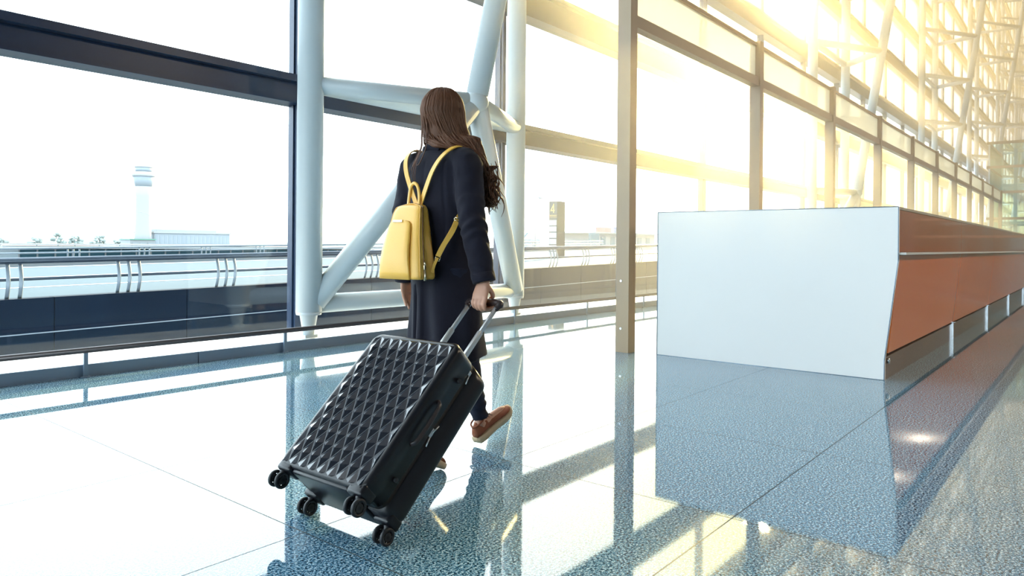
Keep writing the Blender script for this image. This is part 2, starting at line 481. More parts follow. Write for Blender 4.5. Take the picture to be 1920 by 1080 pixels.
# ------------------------------------------------------------------ haze volume added to stand in for the warm lens flare
hz = MB().box(4.6, 109.9, -15.9, 6.35, .002, 25.98).build('flare_haze', None)
m = bpy.data.materials.new('flare_haze_scatter'); m.use_nodes = True
n_ = m.node_tree; n_.nodes.clear()
o_ = n_.nodes.new('ShaderNodeOutputMaterial'); v_ = n_.nodes.new('ShaderNodeVolumeScatter')
v_.inputs['Density'].default_value = .020; v_.inputs['Anisotropy'].default_value = .86
v_.inputs['Color'].default_value = (1, .95, .85, 1)
n_.links.new(v_.outputs[0], o_.inputs['Volume']); hz.data.materials.append(m)
tag(hz, 'added thin haze volume standing in for a warm lens flare', 'haze', kind='stuff')

# ------------------------------------------------------------------ unseen pendant lamps, added to warm the counter side
M_lamp = bpy.data.materials.new('added_lamp_glow'); M_lamp.use_nodes = True
_b = M_lamp.node_tree.nodes['Principled BSDF']
_b.inputs['Emission Color'].default_value = (1, .86, .66, 1); _b.inputs['Emission Strength'].default_value = 14
for i in range(5):
    root = empty('added_lamp', (8 + i * 6.5, -4.5, 6.2))
    tag(root, 'added unseen round warm lamp over the open side of the hall, %s along the counter' % ['nearest', 'second', 'third', 'fourth', 'farthest'][i], 'lamp', 'added fill lamps over the hall')
    MB().tube([(0, 0, .0), (0, 0, 19.8)], .012, 8).build('cord', M_bar, root)
    MB().tube([(0, 0, -.25), (0, 0, 0)], [.42, .08], 28).build('lamp_shade', M_post, root)
    MB().tube([(0, 0, -.27), (0, 0, -.255)], .38, 28).build('diffuser', M_lamp, root)
    ld = bpy.data.lights.new('counter_fill_light', 'AREA'); ld.shape = 'DISK'; ld.size = .7; ld.energy = 230; ld.color = (1, .82, .6)
    lo = bpy.data.objects.new('counter_fill_light', ld); col.objects.link(lo); lo.parent = root; lo.location = (0, 0, -.30)
# ------------------------------------------------------------------ outside, beyond the glass
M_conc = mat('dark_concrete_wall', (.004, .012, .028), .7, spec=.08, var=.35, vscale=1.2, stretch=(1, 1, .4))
M_rail = mat('grey_blue_rail_paint', (0.043, 0.061, 0.086), .3, metal=.3)
M_bracket = mat('galvanised_bracket', (0.216, 0.259, 0.302), .4, metal=.4)
M_road = mat('asphalt_road', (.060, .092, .118), .7, spec=.08, var=.12, vscale=.8, stretch=(.1, 1, 1))
M_line = mat('road_paint', (.7, .72, .74), .6)
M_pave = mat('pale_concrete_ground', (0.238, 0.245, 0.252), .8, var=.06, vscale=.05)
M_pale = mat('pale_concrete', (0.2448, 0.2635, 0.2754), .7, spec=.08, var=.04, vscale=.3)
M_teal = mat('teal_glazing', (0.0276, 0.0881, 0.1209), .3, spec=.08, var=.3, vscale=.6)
M_lblue = mat('pale_blue_cladding', (0.2228, 0.2490, 0.2696), .6, spec=.08)  # cladding lightened to stand in for distance haze
M_tower = mat('tower_concrete', (0.2592, 0.2733, 0.2826), .7, spec=.08)  # pale tone takes the place of haze over the far tower
M_cab = mat('tower_cab_glass', (0.2021, 0.2322, 0.2565), .4, spec=.08)  # cab glass coloured pale as if seen through haze
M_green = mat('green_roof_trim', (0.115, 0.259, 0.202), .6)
M_leaf = mat('haze_paled_leaves', (0.2255, 0.2630, 0.2516), .9, spec=.08, var=.1, vscale=2)  # distance haze put into the pale leaf colour

g = MB().box(-300, 1500, 31, 2400, -.75, -.55).build('ground', M_pave); tag(g, 'pale flat airfield ground stretching to the horizon', kind='structure')
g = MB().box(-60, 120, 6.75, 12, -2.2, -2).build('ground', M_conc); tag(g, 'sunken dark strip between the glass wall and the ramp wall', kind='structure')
SL = .0168
def rz(x, b): return b + SL * (x - 3.3)
def sloped(x0, x1, y0, y1, b0, b1, base=None, name='', m=None, parent=None):
    """long box whose top follows the road's climb"""
    zt0, zt1 = rz(x0, b1), rz(x1, b1)
    zb0, zb1 = (rz(x0, b0), rz(x1, b0)) if base is None else (base, base)
    mb = MB(); mb.add([(x0, y0, zb0), (x1, y0, zb1), (x1, y1, zb1), (x0, y1, zb0), (x0, y0, zt0), (x1, y0, zt1), (x1, y1, zt1), (x0, y1, zt0)],
                      [(0, 1, 2, 3), (4, 5, 6, 7), (0, 1, 5, 4), (1, 2, 6, 5), (2, 3, 7, 6), (3, 0, 4, 7)])
    return mb
XA, XB = -6.0, 48.0
root = empty('ramp_wall', (0, 0, 0)); tag(root, 'long dark concrete parapet wall of the ramp outside the glass', 'wall')
x = XA; i = 0
while x < XB:
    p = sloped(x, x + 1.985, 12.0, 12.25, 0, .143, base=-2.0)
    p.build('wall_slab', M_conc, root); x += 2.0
sloped(XA, XB, 11.975, 12.0, -.375, -.36).build('groove_strip', M_bracket, root)
root = empty('ramp_railing', (0, 12.1, 0)); tag(root, 'blue-grey two-bar railing on the near ramp wall with curved brackets', 'railing')
MB().tube([(XA, 0, rz(XA, .69)), (XB, 0, rz(XB, .69))], .047, 14).build('top_bar', M_rail, root)
MB().tube([(XA, 0, rz(XA, .42)), (XB, 0, rz(XB, .42))], .022, 10).build('middle_bar', M_rail, root)
def bracket(x, zb, zt, root, m=M_bracket, w=.028, bow=.07):
    pts = [(x, .02 - bow * math.sin(math.pi * t / 8) - 0.0, zb + (zt - zb) * t / 8) for t in range(9)]
    MB().tube(pts, w, 8, flat=.35, up=(0, 1, 0)).build('bracket', m, root)
for gx in [3.42 + 1.66 * k for k in range(-3, 22)]:
    for dx in (-.16, 0, .16): bracket(gx + dx, rz(gx + dx, .143), rz(gx + dx, .66), root)
r = sloped(XA, XB, 12.25, 29.8, -.4, -.02).build('road', M_road); tag(r, 'grey-blue ramp road climbing past the glass wall', kind='structure')
for yy in (13.1, 17.2, 21.4, 28.6):
    r = sloped(XA, XB, yy, yy + (.14 if yy in (17.2, 21.4) else .22), -.03, -.012).build('road_marking', M_line)
    tag(r, {13.1: 'white edge line along the near side of the ramp road', 17.2: 'first white lane line of the ramp road', 21.4: 'second white lane line of the ramp road', 28.6: 'white edge line along the far side of the ramp road'}[yy], 'road marking', 'white lines on the ramp road')
root = empty('far_railing', (0, 30, 0)); tag(root, 'pale low barrier with two thin bars on the far side of the ramp road', 'railing')
sloped(XA, XB, -.15, .15, -.5, .20).build('kerb_wall', M_pale, root)
MB().tube([(XA, 0, rz(XA, .62)), (XB, 0, rz(XB, .62))], .04, 8).build('top_bar', M_bracket, root)
MB().tube([(XA, 0, rz(XA, .45)), (XB, 0, rz(XB, .45))], .03, 8).build('middle_bar', M_bracket, root)
for gx in [8.0 + 2.6 * k for k in range(-2, 14)]:
    for dx in (-.2, 0, .2): bracket(gx + dx, rz(gx + dx, .2), rz(gx + dx, .62), root, w=.03, bow=.04)

# low glass building
root = empty('glass_pavilion', (17.6, 60, -.55)); tag(root, 'long low teal glass building with flat white roof beyond the road', 'building')
MB().box(0, 34, 0, 8, 0, .92).build('glazing', M_teal, root)
MB().box(-1.2, 35, -1, 9, 1.0, 1.16).box(-.6, 26, -.3, 8, 1.26, 1.34).build('roof', M_pale, root)
for i in range(30): MB().box(i * 1.16, i * 1.16 + .10, -.06, .0, 0, .96).build('mullion', M_lblue, root)
root = empty('white_hut', (31.2, 74, -.55)); tag(root, 'small white cabin with green roof edge below the control tower', 'hut')
MB().box(0, 2.4, 0, 2.2, 0, 1.75).build('wall', M_pale, root)
MB().box(-.1, 2.5, -.1, 2.3, 1.75, 1.86).build('roof', M_green, root)
for i in range(3): MB().box(.2 + i * .75, .75 + i * .75, -.04, 0, 1.0, 1.5).build('window', M_lblue, root)
# control tower
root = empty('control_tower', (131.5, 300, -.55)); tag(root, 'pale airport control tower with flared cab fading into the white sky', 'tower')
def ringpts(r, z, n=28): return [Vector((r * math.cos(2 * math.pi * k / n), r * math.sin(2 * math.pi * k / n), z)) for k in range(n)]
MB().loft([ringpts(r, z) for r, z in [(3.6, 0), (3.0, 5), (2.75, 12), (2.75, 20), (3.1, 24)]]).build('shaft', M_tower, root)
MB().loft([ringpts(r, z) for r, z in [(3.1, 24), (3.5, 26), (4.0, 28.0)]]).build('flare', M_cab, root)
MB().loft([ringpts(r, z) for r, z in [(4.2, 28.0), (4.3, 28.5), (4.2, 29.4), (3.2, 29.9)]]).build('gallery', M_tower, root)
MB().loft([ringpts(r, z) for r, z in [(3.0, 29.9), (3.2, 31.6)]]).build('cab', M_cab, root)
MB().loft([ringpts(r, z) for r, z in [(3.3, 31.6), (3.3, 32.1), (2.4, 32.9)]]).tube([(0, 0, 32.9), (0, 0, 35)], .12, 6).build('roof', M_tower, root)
# terminal block
root = empty('terminal_block', (136, 300, -.55)); tag(root, 'wide pale blue terminal building right of the control tower', 'building')
MB().box(0, 33, 0, 18, 0, 5.3).build('wall', M_lblue, root)
MB().box(-.5, 33.5, -.5, 18.5, 5.3, 5.9).box(3, 29, 4, 14, 5.9, 7.0).build('roof', M_tower, root)
for i in range(18): MB().box(.4 + i * 1.83, 1.4 + i * 1.83, -.08, 0, 1.0, 4.4).build('window', M_cab, root)
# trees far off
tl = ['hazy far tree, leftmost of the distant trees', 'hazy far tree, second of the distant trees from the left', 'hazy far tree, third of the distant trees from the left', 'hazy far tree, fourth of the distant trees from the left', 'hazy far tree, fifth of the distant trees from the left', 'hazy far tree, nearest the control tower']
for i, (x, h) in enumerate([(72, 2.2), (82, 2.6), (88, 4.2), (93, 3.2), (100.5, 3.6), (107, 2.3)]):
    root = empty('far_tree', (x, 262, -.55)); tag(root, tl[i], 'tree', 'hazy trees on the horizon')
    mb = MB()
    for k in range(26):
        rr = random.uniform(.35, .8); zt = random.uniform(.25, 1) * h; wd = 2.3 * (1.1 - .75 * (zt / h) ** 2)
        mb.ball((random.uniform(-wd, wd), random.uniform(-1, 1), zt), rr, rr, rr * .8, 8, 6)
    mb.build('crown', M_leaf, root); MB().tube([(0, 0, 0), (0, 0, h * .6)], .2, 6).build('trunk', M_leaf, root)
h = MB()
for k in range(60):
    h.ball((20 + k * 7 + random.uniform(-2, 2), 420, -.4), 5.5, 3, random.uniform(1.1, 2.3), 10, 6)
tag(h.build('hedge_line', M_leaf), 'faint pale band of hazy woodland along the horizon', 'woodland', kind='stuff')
# street lamps
def lamp(x, y, h, arm, label):
    root = empty('street_lamp', (x, y, -.55)); tag(root, label, 'street lamp', 'street lamps outside')
    MB().tube([(0, 0, 0), (0, 0, h)], [.09, .05], 8).build('pole', M_tower, root)
    MB().tube(bezier([(0, 0, h), (-.3 * arm, 0, h + .5), (-arm, 0, h + .75)], 5), .045, 6).build('arm', M_tower, root)
    MB().rbox(-arm - .5, -arm, -.12, .12, h + .68, h + .8, .04).build('lamp_head', M_cab, root)
lamp(67.0, 150, 7.0, 4.5, 'thin pale street lamp in front of the control tower')
lamp(52.4, 40, 5.2, -1.0, 'thin pale street lamp left of the numbered sign pylon')
# numbered pylon
M_pyl = mat('pylon_grey', (0.0770, 0.0875, 0.0945), .5, spec=.08); M_pyld = mat('pylon_dark_side', (.10, .10, .085), .5, spec=.08)
M_board = mat('pylon_white_board', (0.3272, 0.3332, 0.3570), .5, spec=.08); M_orange = mat('pylon_orange', (.85, .45, .12), .5)
root = empty('sign_pylon', (27.85, 20.2, -.3)); tag(root, 'tall grey sign pylon with a number 4 above white boards', 'sign')
MB().box(0, .66, -.23, .24, 0, 3.40).build('column', M_pyl, root)
MB().box(.02, .64, -.236, -.23, 1.95, 3.38).build('side_panel', M_pyld, root)
for i in range(6): MB().box(-.02, 0, -.21, .23, .75 + i * .30, 1.00 + i * .30).build('board', M_board, root)
d = MB()   # digit 4 and the thin line below it, on the face that looks down the hall
d.box(-.012, 0, -.045, -.015, 2.85, 3.27)
d.add([(-.012, -.03, 3.27), (-.012, .14, 2.98), (-.012, .10, 2.98), (-.012, -.03, 3.19), (0, -.03, 3.27), (0, .14, 2.98), (0, .10, 2.98), (0, -.03, 3.19)],
      [(0, 1, 2, 3), (4, 5, 6, 7), (0, 1, 5, 4), (1, 2, 6, 5), (2, 3, 7, 6), (3, 0, 4, 7)])
d.box(-.012, 0, -.09, .14, 2.94, 2.98)
d.build('number', M_orange, root)
MB().box(-.012, 0, -.21, .22, 2.72, 2.735).box(-.012, 0, -.21, .22, 2.65, 2.66).build('line', M_orange, root)
# billboard and kiosk
M_bb = mat('billboard_blue_grey', (.07, .13, .17), .5, spec=.08); M_pk = mat('pink_strip', (0.2970, 0.1620, 0.1620), .5, spec=.08); M_bl = mat('blue_strip', (0.1310, 0.1613, 0.2621), .5, spec=.08)
root = empty('billboard', (61.6, 40, -.4)); tag(root, 'blue-grey billboard on two legs beyond the ramp', 'billboard')
MB().box(0, 1.7, 0, .2, 1.65, 2.70).build('panel', M_bb, root)
for xx in (.2, 1.45): MB().box(xx, xx + .1, .05, .15, 0, 1.65).build('leg', M_pale, root)
root = empty('roadside_kiosk', (72.5, 46, -.4)); tag(root, 'pale building with pink and blue roof signs behind the bronze post', 'kiosk')
MB().box(0, 14, 0, 6, 0, 2.9).build('wall', M_lblue, root)
MB().box(-1.4, 14.4, -.5, 6, 2.9, 3.05).build('roof', M_pale, root)
MB().box(-1, 2.2, -.5, -.3, 3.05, 3.6).build('roof_sign', M_pk, root)
MB().box(3, 7, -.5, -.3, 3.05, 3.7).build('roof_sign', M_bl, root)
for i in range(6): MB().box(.6 + i * 2.2, 1.6 + i * 2.2, -.06, 0, 1.3, 2.5).build('window', M_bb, root)
# cars
def car(x, y, c, label, s=1.0, rzz=0.0):
    root = empty('car', (x, y, -.40), rzz); tag(root, label, 'car', 'parked cars beyond the ramp'); root.scale = (s, s, s)
    body = [(-2.1, .28), (2.1, .28), (2.15, .75), (1.3, .92), (.75, 1.38), (-1.0, 1.42), (-1.75, .98), (-2.15, .9)]
    MB().prism(body, 'y', -.85, .85).build('body', mat('car_paint', c, .3), root)
    MB().prism([(1.15, .93), (.68, 1.32), (-.95, 1.35), (-1.55, .98)], 'y', -.87, .87).build('window', M_bb, root)
    for wx in (-1.3, 1.3):
        for wy in (-.8, .8): MB().tube([(wx, wy - .08, .33), (wx, wy + .08, .33)], .33, 14).build('wheel', M_conc, root)
car(84, 60, (.35, .36, .38), 'pale car beyond the ramp railing, left of the billboard', 1.1)
car(89, 60, (.10, .12, .15), 'dark car beyond the ramp railing, below the billboard', 1.1)
car(110, 60, (.30, .33, .33), 'grey car beyond the ramp, between the bronze post and white counter', 1.5)
root = empty('apron_truck', (88.5, 70, -.4)); tag(root, 'pale service truck with raised steps just right of the second white column', 'truck')
MB().box(0, 4.5, 0, 2, .5, 1.6).build('body', M_pale, root)
MB().box(2.6, 4.6, .1, 1.9, 1.6, 2.4).build('cab', M_lblue, root)
MB().tube([(0, 1, 1.6), (2.4, 1, 3.4)], .12, 8).tube([(0, .4, 1.9), (2.2, .4, 3.6)], .06, 6).build('steps', M_bb, root)
for wx in (.8, 3.6): MB().tube([(wx, -.1, .4), (wx, .2, .4)], .4, 12).build('wheel', M_conc, root)
# ------------------------------------------------------------------ suitcase
M_shell = mat('black_polycarbonate', (.003, .008, .018), .15, spec=.55, coat=.12)
M_shells = mat('black_shell_edge', (.006, .006, .009), .3, spec=.4)
M_rub = mat('black_rubber_wheel', (.012, .013, .016), .5)
M_zip = mat('black_zip_tape', (.010, .009, .010), .7)
M_alu = mat('brushed_aluminium', (.66, .68, .70), .28, metal=.9)
M_grip = mat('black_plastic_grip', (.03, .02, .02), .35)
TH = R(47.1); XW = .087
case = empty('suitcase', (1.556, 2.006, .0305)); case.rotation_euler = (0, TH, R(.6))
tag(case, 'black hard-shell suitcase with diamond relief, tilted on two wheels and pulled by the woman', 'suitcase')
D2, W2, ZB, ZT = .119, .2335, .041, .658      # half depth, half width, bottom and top above the axle
def S(x): return x - XW
def shell(x0, x1, ins=0.0, rc=.045, re=.018, name='front_shell', m=None):
    """half shell: rounded rectangle outline swept in depth with a rounded outer rim"""
    def outline(off, x):
        y0, y1, z0, z1 = -W2 + off, W2 - off, ZB + off, ZT - off; rr = max(rc - off, .008)
        pts = []
        for cx, cz, a0 in ((y1 - rr, z1 - rr, 0), (y0 + rr, z1 - rr, 90), (y0 + rr, z0 + rr, 180), (y1 - rr, z0 + rr, 270)):
            for k in range(9):
                a = R(a0 + k * 90 / 8); pts.append(Vector((x, cx + rr * math.cos(a), cz + rr * math.sin(a))))
        return pts
    sgn = 1 if x1 > x0 else -1
    rings = [outline(ins, x0)]
    for k in range(7):
        a = R(90 * k / 6); rings.append(outline(ins + re * (1 - math.cos(a)), x1 - sgn * re + sgn * re * math.sin(a)))
    mb = MB(); mb.loft(rings); return mb
fs = shell(S(-.010), S(-D2), re=.020).build('front_shell', M_shells, case)
shell(S(.010), S(D2), re=.030).build('back_shell', M_shells, case)
shell(S(-.010), S(.010), ins=.006, re=.001).build('zip_band', M_zip, case)
# diamond relief: staggered pyramids on the front face
dm = MB(); X0 = S(-D2) + .0005
nA = 8; a = (W2 * 2 - .050) / (2 * nA); bz = .046
z_lo, z_hi, y_lo, y_hi = ZB + .022, ZT - .022, -W2 + .024, W2 - .024
rows = int((z_hi - z_lo) / bz) + 1
bz = (z_hi - z_lo) / (rows - 1)
for r_ in range(rows):
    zc = z_lo + bz * r_
    for c_ in range(-nA - 1, nA + 2):
        if (c_ + r_) % 2: continue
        yc = c_ * a
        if abs(yc) > nA * a + 1e-4: continue
        q = [(yc - a, zc), (yc, zc + bz), (yc + a, zc), (yc, zc - bz)]
        q = [(min(max(y, y_lo), y_hi), min(max(z, z_lo), z_hi)) for y, z in q]
        if abs(yc) > nA * a - 1e-4 or r_ in (0, rows - 1):
            pk = .0055
        else: pk = .0105
        P = [Vector((X0, y, z)) for y, z in q]; pkv = Vector((X0 - pk, yc * .985, zc - bz * .25))
        dm.add(P + [pkv], [(0, 1, 4), (1, 2, 4), (2, 3, 4), (3, 0, 4)])
dm.build('diamond_relief', M_shell, fs, fix=True)
for m_ in [fs]: pass
# lower skid and corner blocks
MB().rbox(S(-.105), S(.105), -.15, .15, ZB - .010, ZB + .01, .008).build('bottom_skid', M_shells, case)
for sx in (-1, 1):
    for sy in (-1, 1):
        MB().rbox(S(sx * .082 - .034), S(sx * .082 + .034), sy * .190 - .038, sy * .190 + .038, ZB - .014, ZB + .03, .012).build('corner_guard', M_shells, case)
def caster(x, y, swing):
    hub = Vector((S(x), y, 0))
    cst = MB().tube([(hub.x + .0, y, ZB), (hub.x, y, .022), (hub.x, y, -.0)], [.022, .016, .009], 12).rbox(hub.x - .010, hub.x + .010, y - .007, y + .007, -.008, .03, .004).tube([(hub.x, y - .024, 0), (hub.x, y + .024, 0)], .006, 10).build('wheel_fork', M_shells, case)
    for s in (-1, 1):
        w = MB(); yc = s * .0185; hw = .0065
        prof = [(.0190, -hw), (.0265, -hw), (.0292, -hw * .55), (.0295, 0), (.0292, hw * .55), (.0265, hw), (.0190, hw)]
        n = 36; vs = []; f_ = []
        for k in range(n):
            an = 2 * math.pi * k / n
            for (r, yy) in prof: vs.append((hub.x + r * math.cos(an), y + yc + yy, r * math.sin(an)))
        L_ = len(prof)
        for k in range(n):
            for j in range(L_):
                f_.append((k * L_ + j, k * L_ + (j + 1) % L_, ((k + 1) % n) * L_ + (j + 1) % L_, ((k + 1) % n) * L_ + j))
        w.add(vs, f_, True)
        w.tube([(hub.x, y + yc - .005, 0), (hub.x, y + yc + .005, 0)], .0145, 20)
        for k in range(10):
            an = 2 * math.pi * k / 10
            c0 = Vector((hub.x + .013 * math.cos(an), y + yc, .013 * math.sin(an))); c1 = Vector((hub.x + .021 * math.cos(an), y + yc, .021 * math.sin(an)))
            w.tube([c0, c1], .0030, 6)
        w.build('wheel', M_rub, cst)
for sx, sy in ((1, -1), (1, 1), (-1, -1), (-1, 1)): caster(sx * .087, sy * .205, 0)
# telescopic handle
hd = empty('telescopic_handle'); hd.parent = case
hd.location = (0, 0, 0)
HX = S(.070)
for sy in (-1, 1):
    MB().rbox(HX - .011, HX + .011, sy * .078 - .009, sy * .078 + .009, ZT - .01, .86, .004).rbox(HX - .0085, HX + .0085, sy * .078 - .0068, sy * .078 + .0068, .85, 1.005, .003).build('handle_tube', M_alu, hd)
gp = MB().tube(bezier([(HX, -.078, .985), (HX, -.086, 1.010), (HX + .002, -.072, 1.023), (HX + .004, 0, 1.026), (HX + .002, .072, 1.023), (HX, .086, 1.010), (HX, .078, .985)], 5), [.0125] * 4 + [.0155] * 23 + [.0125] * 4, 14)
gp.build('handle_grip', M_grip, hd)
MB().rbox(HX - .018, HX + .018, -.11, .11, ZT - .004, ZT + .008, .004).build('handle_socket', M_shells, hd)
# top carry handle, side handle, zip pulls, small feet
MB().tube(bezier([(S(-.05), -.08, ZT - .004), (S(-.05), -.07, ZT + .016), (S(-.05), 0, ZT + .021), (S(-.05), .07, ZT + .016), (S(-.05), .08, ZT - .004)], 5), .0085, 10, flat=.7).build('carry_handle', M_grip, case)
MB().tube(bezier([(S(-.055), -W2 + .003, .26), (S(-.055), -W2 - .014, .28), (S(-.055), -W2 - .018, .35), (S(-.055), -W2 - .014, .42), (S(-.055), -W2 + .003, .44)], 5), .009, 10, flat=.7).build('side_handle', M_grip, case)
for zz, k in ((.33, 1), (.345, -1), (.60, 1)):
    MB().rbox(S(-.008), S(.008), -W2 + .003, -W2 + .008, zz, zz + .018, .002).tube([(S(0), -W2 + .002, zz), (S(.004), -W2 - .003, zz - .035 * k)], .0026, 8).build('zip_pull', M_alu, case)
for zz in (.14, .55):
    MB().tube([(S(-.03), -W2 + .002, zz), (S(-.03), -W2 - .008, zz)], [.010, .008], 12).build('side_foot', M_rub, case)
# ------------------------------------------------------------------ the walking woman
M_skin = mat('skin', (.52, .27, .18), .45, spec=.4, var=.05, vscale=20)
M_coat = mat('dark_navy_wool_coat', (.009, .008, .017), .85, spec=.25, bump=.25, bscale=600, sheen=.06)
M_trou = mat('dark_navy_denim', (.012, .014, .03), .8, spec=.25, bump=.3, bscale=500)
M_hair = mat('dark_brown_hair', (.12, .050, .026), .48, spec=.25, var=.45, vscale=30, stretch=(6, 6, .4))
M_shoe = mat('rust_brown_suede', (.26, .085, .045), .8, spec=.25, bump=.2, bscale=300, var=.15, vscale=25)
M_sole = mat('tan_crepe_sole', (.50, .37, .23), .7, bump=.25, bscale=120, var=.12, vscale=40)
M_lace = mat('dark_lace', (.05, .03, .025), .7)
M_eye = mat('eye_white', (.8, .78, .75), .2)
OX, OY = 2.33, 2.31
def W(x, y, z): return Vector((x, y, z))
woman = empty('person', (OX, OY, 0))
tag(woman, 'woman with long brown hair in dark coat walking away and pulling a suitcase', 'person')

def remesh(mb, name, material, parent, voxel, smooth=2, disp=None):
    """fuse overlapping closed pieces into one continuous skin"""
    tmp = mb.build(name + '_tmp', None)
    md = tmp.modifiers.new('fuse', 'REMESH'); md.mode = 'VOXEL'; md.voxel_size = voxel
    if smooth:
        ms = tmp.modifiers.new('soft', 'SMOOTH'); ms.iterations = smooth; ms.factor = .5
    dg = bpy.context.evaluated_depsgraph_get(); dg.update()
    me = bpy.data.meshes.new_from_object(tmp.evaluated_get(dg))
    bpy.data.objects.remove(tmp)
    me.name = name
    me.polygons.foreach_set('use_smooth', [True] * len(me.polygons))
    if disp:
        nor = [v.normal.copy() for v in me.vertices]
        for v, nn in zip(me.vertices, nor): v.co += nn * disp(v.co, nn)
    me.materials.clear(); me.materials.append(material); me.update()
    o = bpy.data.objects.new(name, me); col.objects.link(o); o.parent = parent
    return o
def ell(cx, cy, z, rx, ry, n=40, p=2.0, tilt=None):
    out = []
    for k in range(n):
        a = 2 * math.pi * k / n; c, s = math.cos(a), math.sin(a)
        r = (abs(c) ** p + abs(s) ** p) ** (-1 / p)
        out.append(Vector((cx + rx * r * c, cy + ry * r * s, z)))
    return out

# --- body: one continuous surface
bd = MB()
HC = Vector((.008, -.002, 1.573))                # head centre
HR = Quaternion((0, 0, 1), R(-6)).to_matrix()
def hp(x, y, z): return HC + HR @ Vector((x, y, z))
bd.ball(hp(-.008, 0, .018), .092, .074, .088, 28, 20)             # cranium
bd.ball(hp(.030, 0, -.030), .060, .058, .078, 24, 16)             # face
bd.ball(hp(.050, 0, -.088), .030, .030, .024, 16, 10)             # chin
bd.ball(hp(.020, 0, -.070), .052, .052, .040, 16, 12)             # jaw
bd.ball(hp(.070, 0, .018), .022, .046, .016, 16, 10)              # brow
bd.tube([hp(.084, 0, .010), hp(.094, 0, -.012), hp(.108, 0, -.032), hp(.096, 0, -.040)], [.007, .009, .012, .010], 10)   # nose
for s in (-1, 1):
    bd.ball(hp(.090, s * .009, -.036), .008, .008, .007, 10, 8)
    bd.ball(hp(.070, s * .034, -.028), .020, .020, .018, 12, 8)   # cheeks
    bd.ball(hp(-.004, s * .076, -.010), .018, .007, .030, 12, 10) # ears
bd.ball(hp(.090, 0, -.058), .007, .022, .0055, 12, 8)             # upper lip
bd.ball(hp(.087, 0, -.067), .008, .018, .006, 12, 8)              # lower lip
bd.tube([(-.012, 0, 1.36), (-.008, 0, 1.44), (.002, 0, 1.53)], [.062, .050, .050], 20)      # neck
bd.loft([ell(*a) for a in [(.0, 0, .84, .09, .135), (0, 0, .92, .095, .15), (.0, 0, 1.02, .08, .125), (0, 0, 1.15, .085, .135), (0, 0, 1.27, .088, .15), (-.01, 0, 1.34, .07, .145), (-.012, 0, 1.385, .05, .08)]])
RS, RE, RW = W(-.02, -.165, 1.335), W(-.045, -.232, 1.06), W(-.038, -.288, .835)
LS, LE, LW = W(-.02, .165, 1.335), W(-.02, .235, 1.07), W(.008, .252, .835)
for a_, b_, c_ in ((RS, RE, RW), (LS, LE, LW)):
    bd.tube(bezier([a_, a_.lerp(b_, .5), b_, b_.lerp(c_, .4), c_], 4), [.048, .046, .045, .043, .042, .040, .039, .038, .037, .037, .037, .036, .034, .030, .028, .026, .0245], 16)
    bd.ball(a_, .052)
# right hand, back of the hand towards the camera, fingers curled over the grip
GZ = .735; GX = -.039                                # grip axis in this frame
def finger(pts, r0, r1):
    n_ = len(pts); bd.tube(bezier(pts, 4), [r0 + (r1 - r0) * i / ((n_ - 1) * 4) for i in range((n_ - 1) * 4 + 1)], 10)
    bd.ball(pts[-1], r1 * 1.0, seg=10, rings=8)
palm = []
for t, cx, cy, cz, rx, ry in [(0, -.038, -.288, .845, .021, .027), (1, -.043, -.289, .820, .018, .031), (2, -.052, -.290, .795, .0165, .038), (3, -.061, -.290, .772, .015, .0415), (4, -.066, -.290, .757, .012, .040)]:
    palm.append(ell(cx, cy, cz, rx, ry, 24, 2.4))
bd.loft(palm)
for y, l, r in ((-.3245, 1.0, .0098), (-.3025, 1.06, .0100), (-.2805, 1.0, .0095), (-.2600, .84, .0083)):
    bd.ball((-.068, y, .758), r * 1.12, seg=12, rings=8)
    finger([(-.067, y, .759), (-.076, y * .998, .759 - .027 * l), (-.067, y, .759 - .047 * l), (-.046, y, .7155 - .004 * l), (-.026, y, .7175), (-.017, y, .728)], r, r * .80)
bd.ball((-.048, -.314, .800), .018, .014, .024, 12, 10)            # thumb root
finger([(-.042, -.314, .805), (-.026, -.321, .782), (-.013, -.318, .762), (-.012, -.300, .748)], .0120, .0092)
# left hand, hanging relaxed
lp = [ell(.008, .252, .845, .020, .024, 24), ell(.012, .253, .815, .028, .016, 24, 2.4), ell(.018, .253, .785, .036, .014, 24, 2.4), ell(.022, .252, .755, .038, .013, 24, 2.4), ell(.024, .251, .748, .036, .011, 24, 2.4)]
bd.loft(lp)
HX_ = -.022; HY_ = .007
for i, (x, l) in enumerate(((.076, .95), (.056, 1.05), (.036, 1.0), (.017, .82))):
    x += HX_
    finger([(x, .252, .755), (x + .004, .250, .755 - .034 * l), (x + .004, .241, .755 - .058 * l), (x - .0, .229, .755 - .078 * l)], .0088, .0068)
finger([(.044, .245, .800), (.062, .233, .778), (.066, .227, .752), (.062, .223, .735)], .0115, .0085)
# legs and feet (inside trousers and shoes)
RH_, RK_, RA_ = W(-.005, -.085, .88), W(-.005, -.092, .48), W(-.235, -.100, .185)
LH_, LK_, LA_ = W(.005, .080, .88), W(.205, .052, .50), W(.318, .038, .118)
for a_, b_, c_ in ((RH_, RK_, RA_), (LH_, LK_, LA_)):
    bd.tube(bezier([a_, a_.lerp(b_, .5), b_, b_.lerp(c_, .35) , c_], 4), [.078, .075, .071, .067, .062, .058, .054, .050, .047, .046, .045, .044, .042, .038, .033, .029, .027], 16)
def foot_frame(ankle, toe_dir, pitch):
    return Matrix.Translation(ankle) @ Matrix.Rotation(toe_dir, 4, 'Z') @ Matrix.Rotation(-pitch, 4, 'Y')
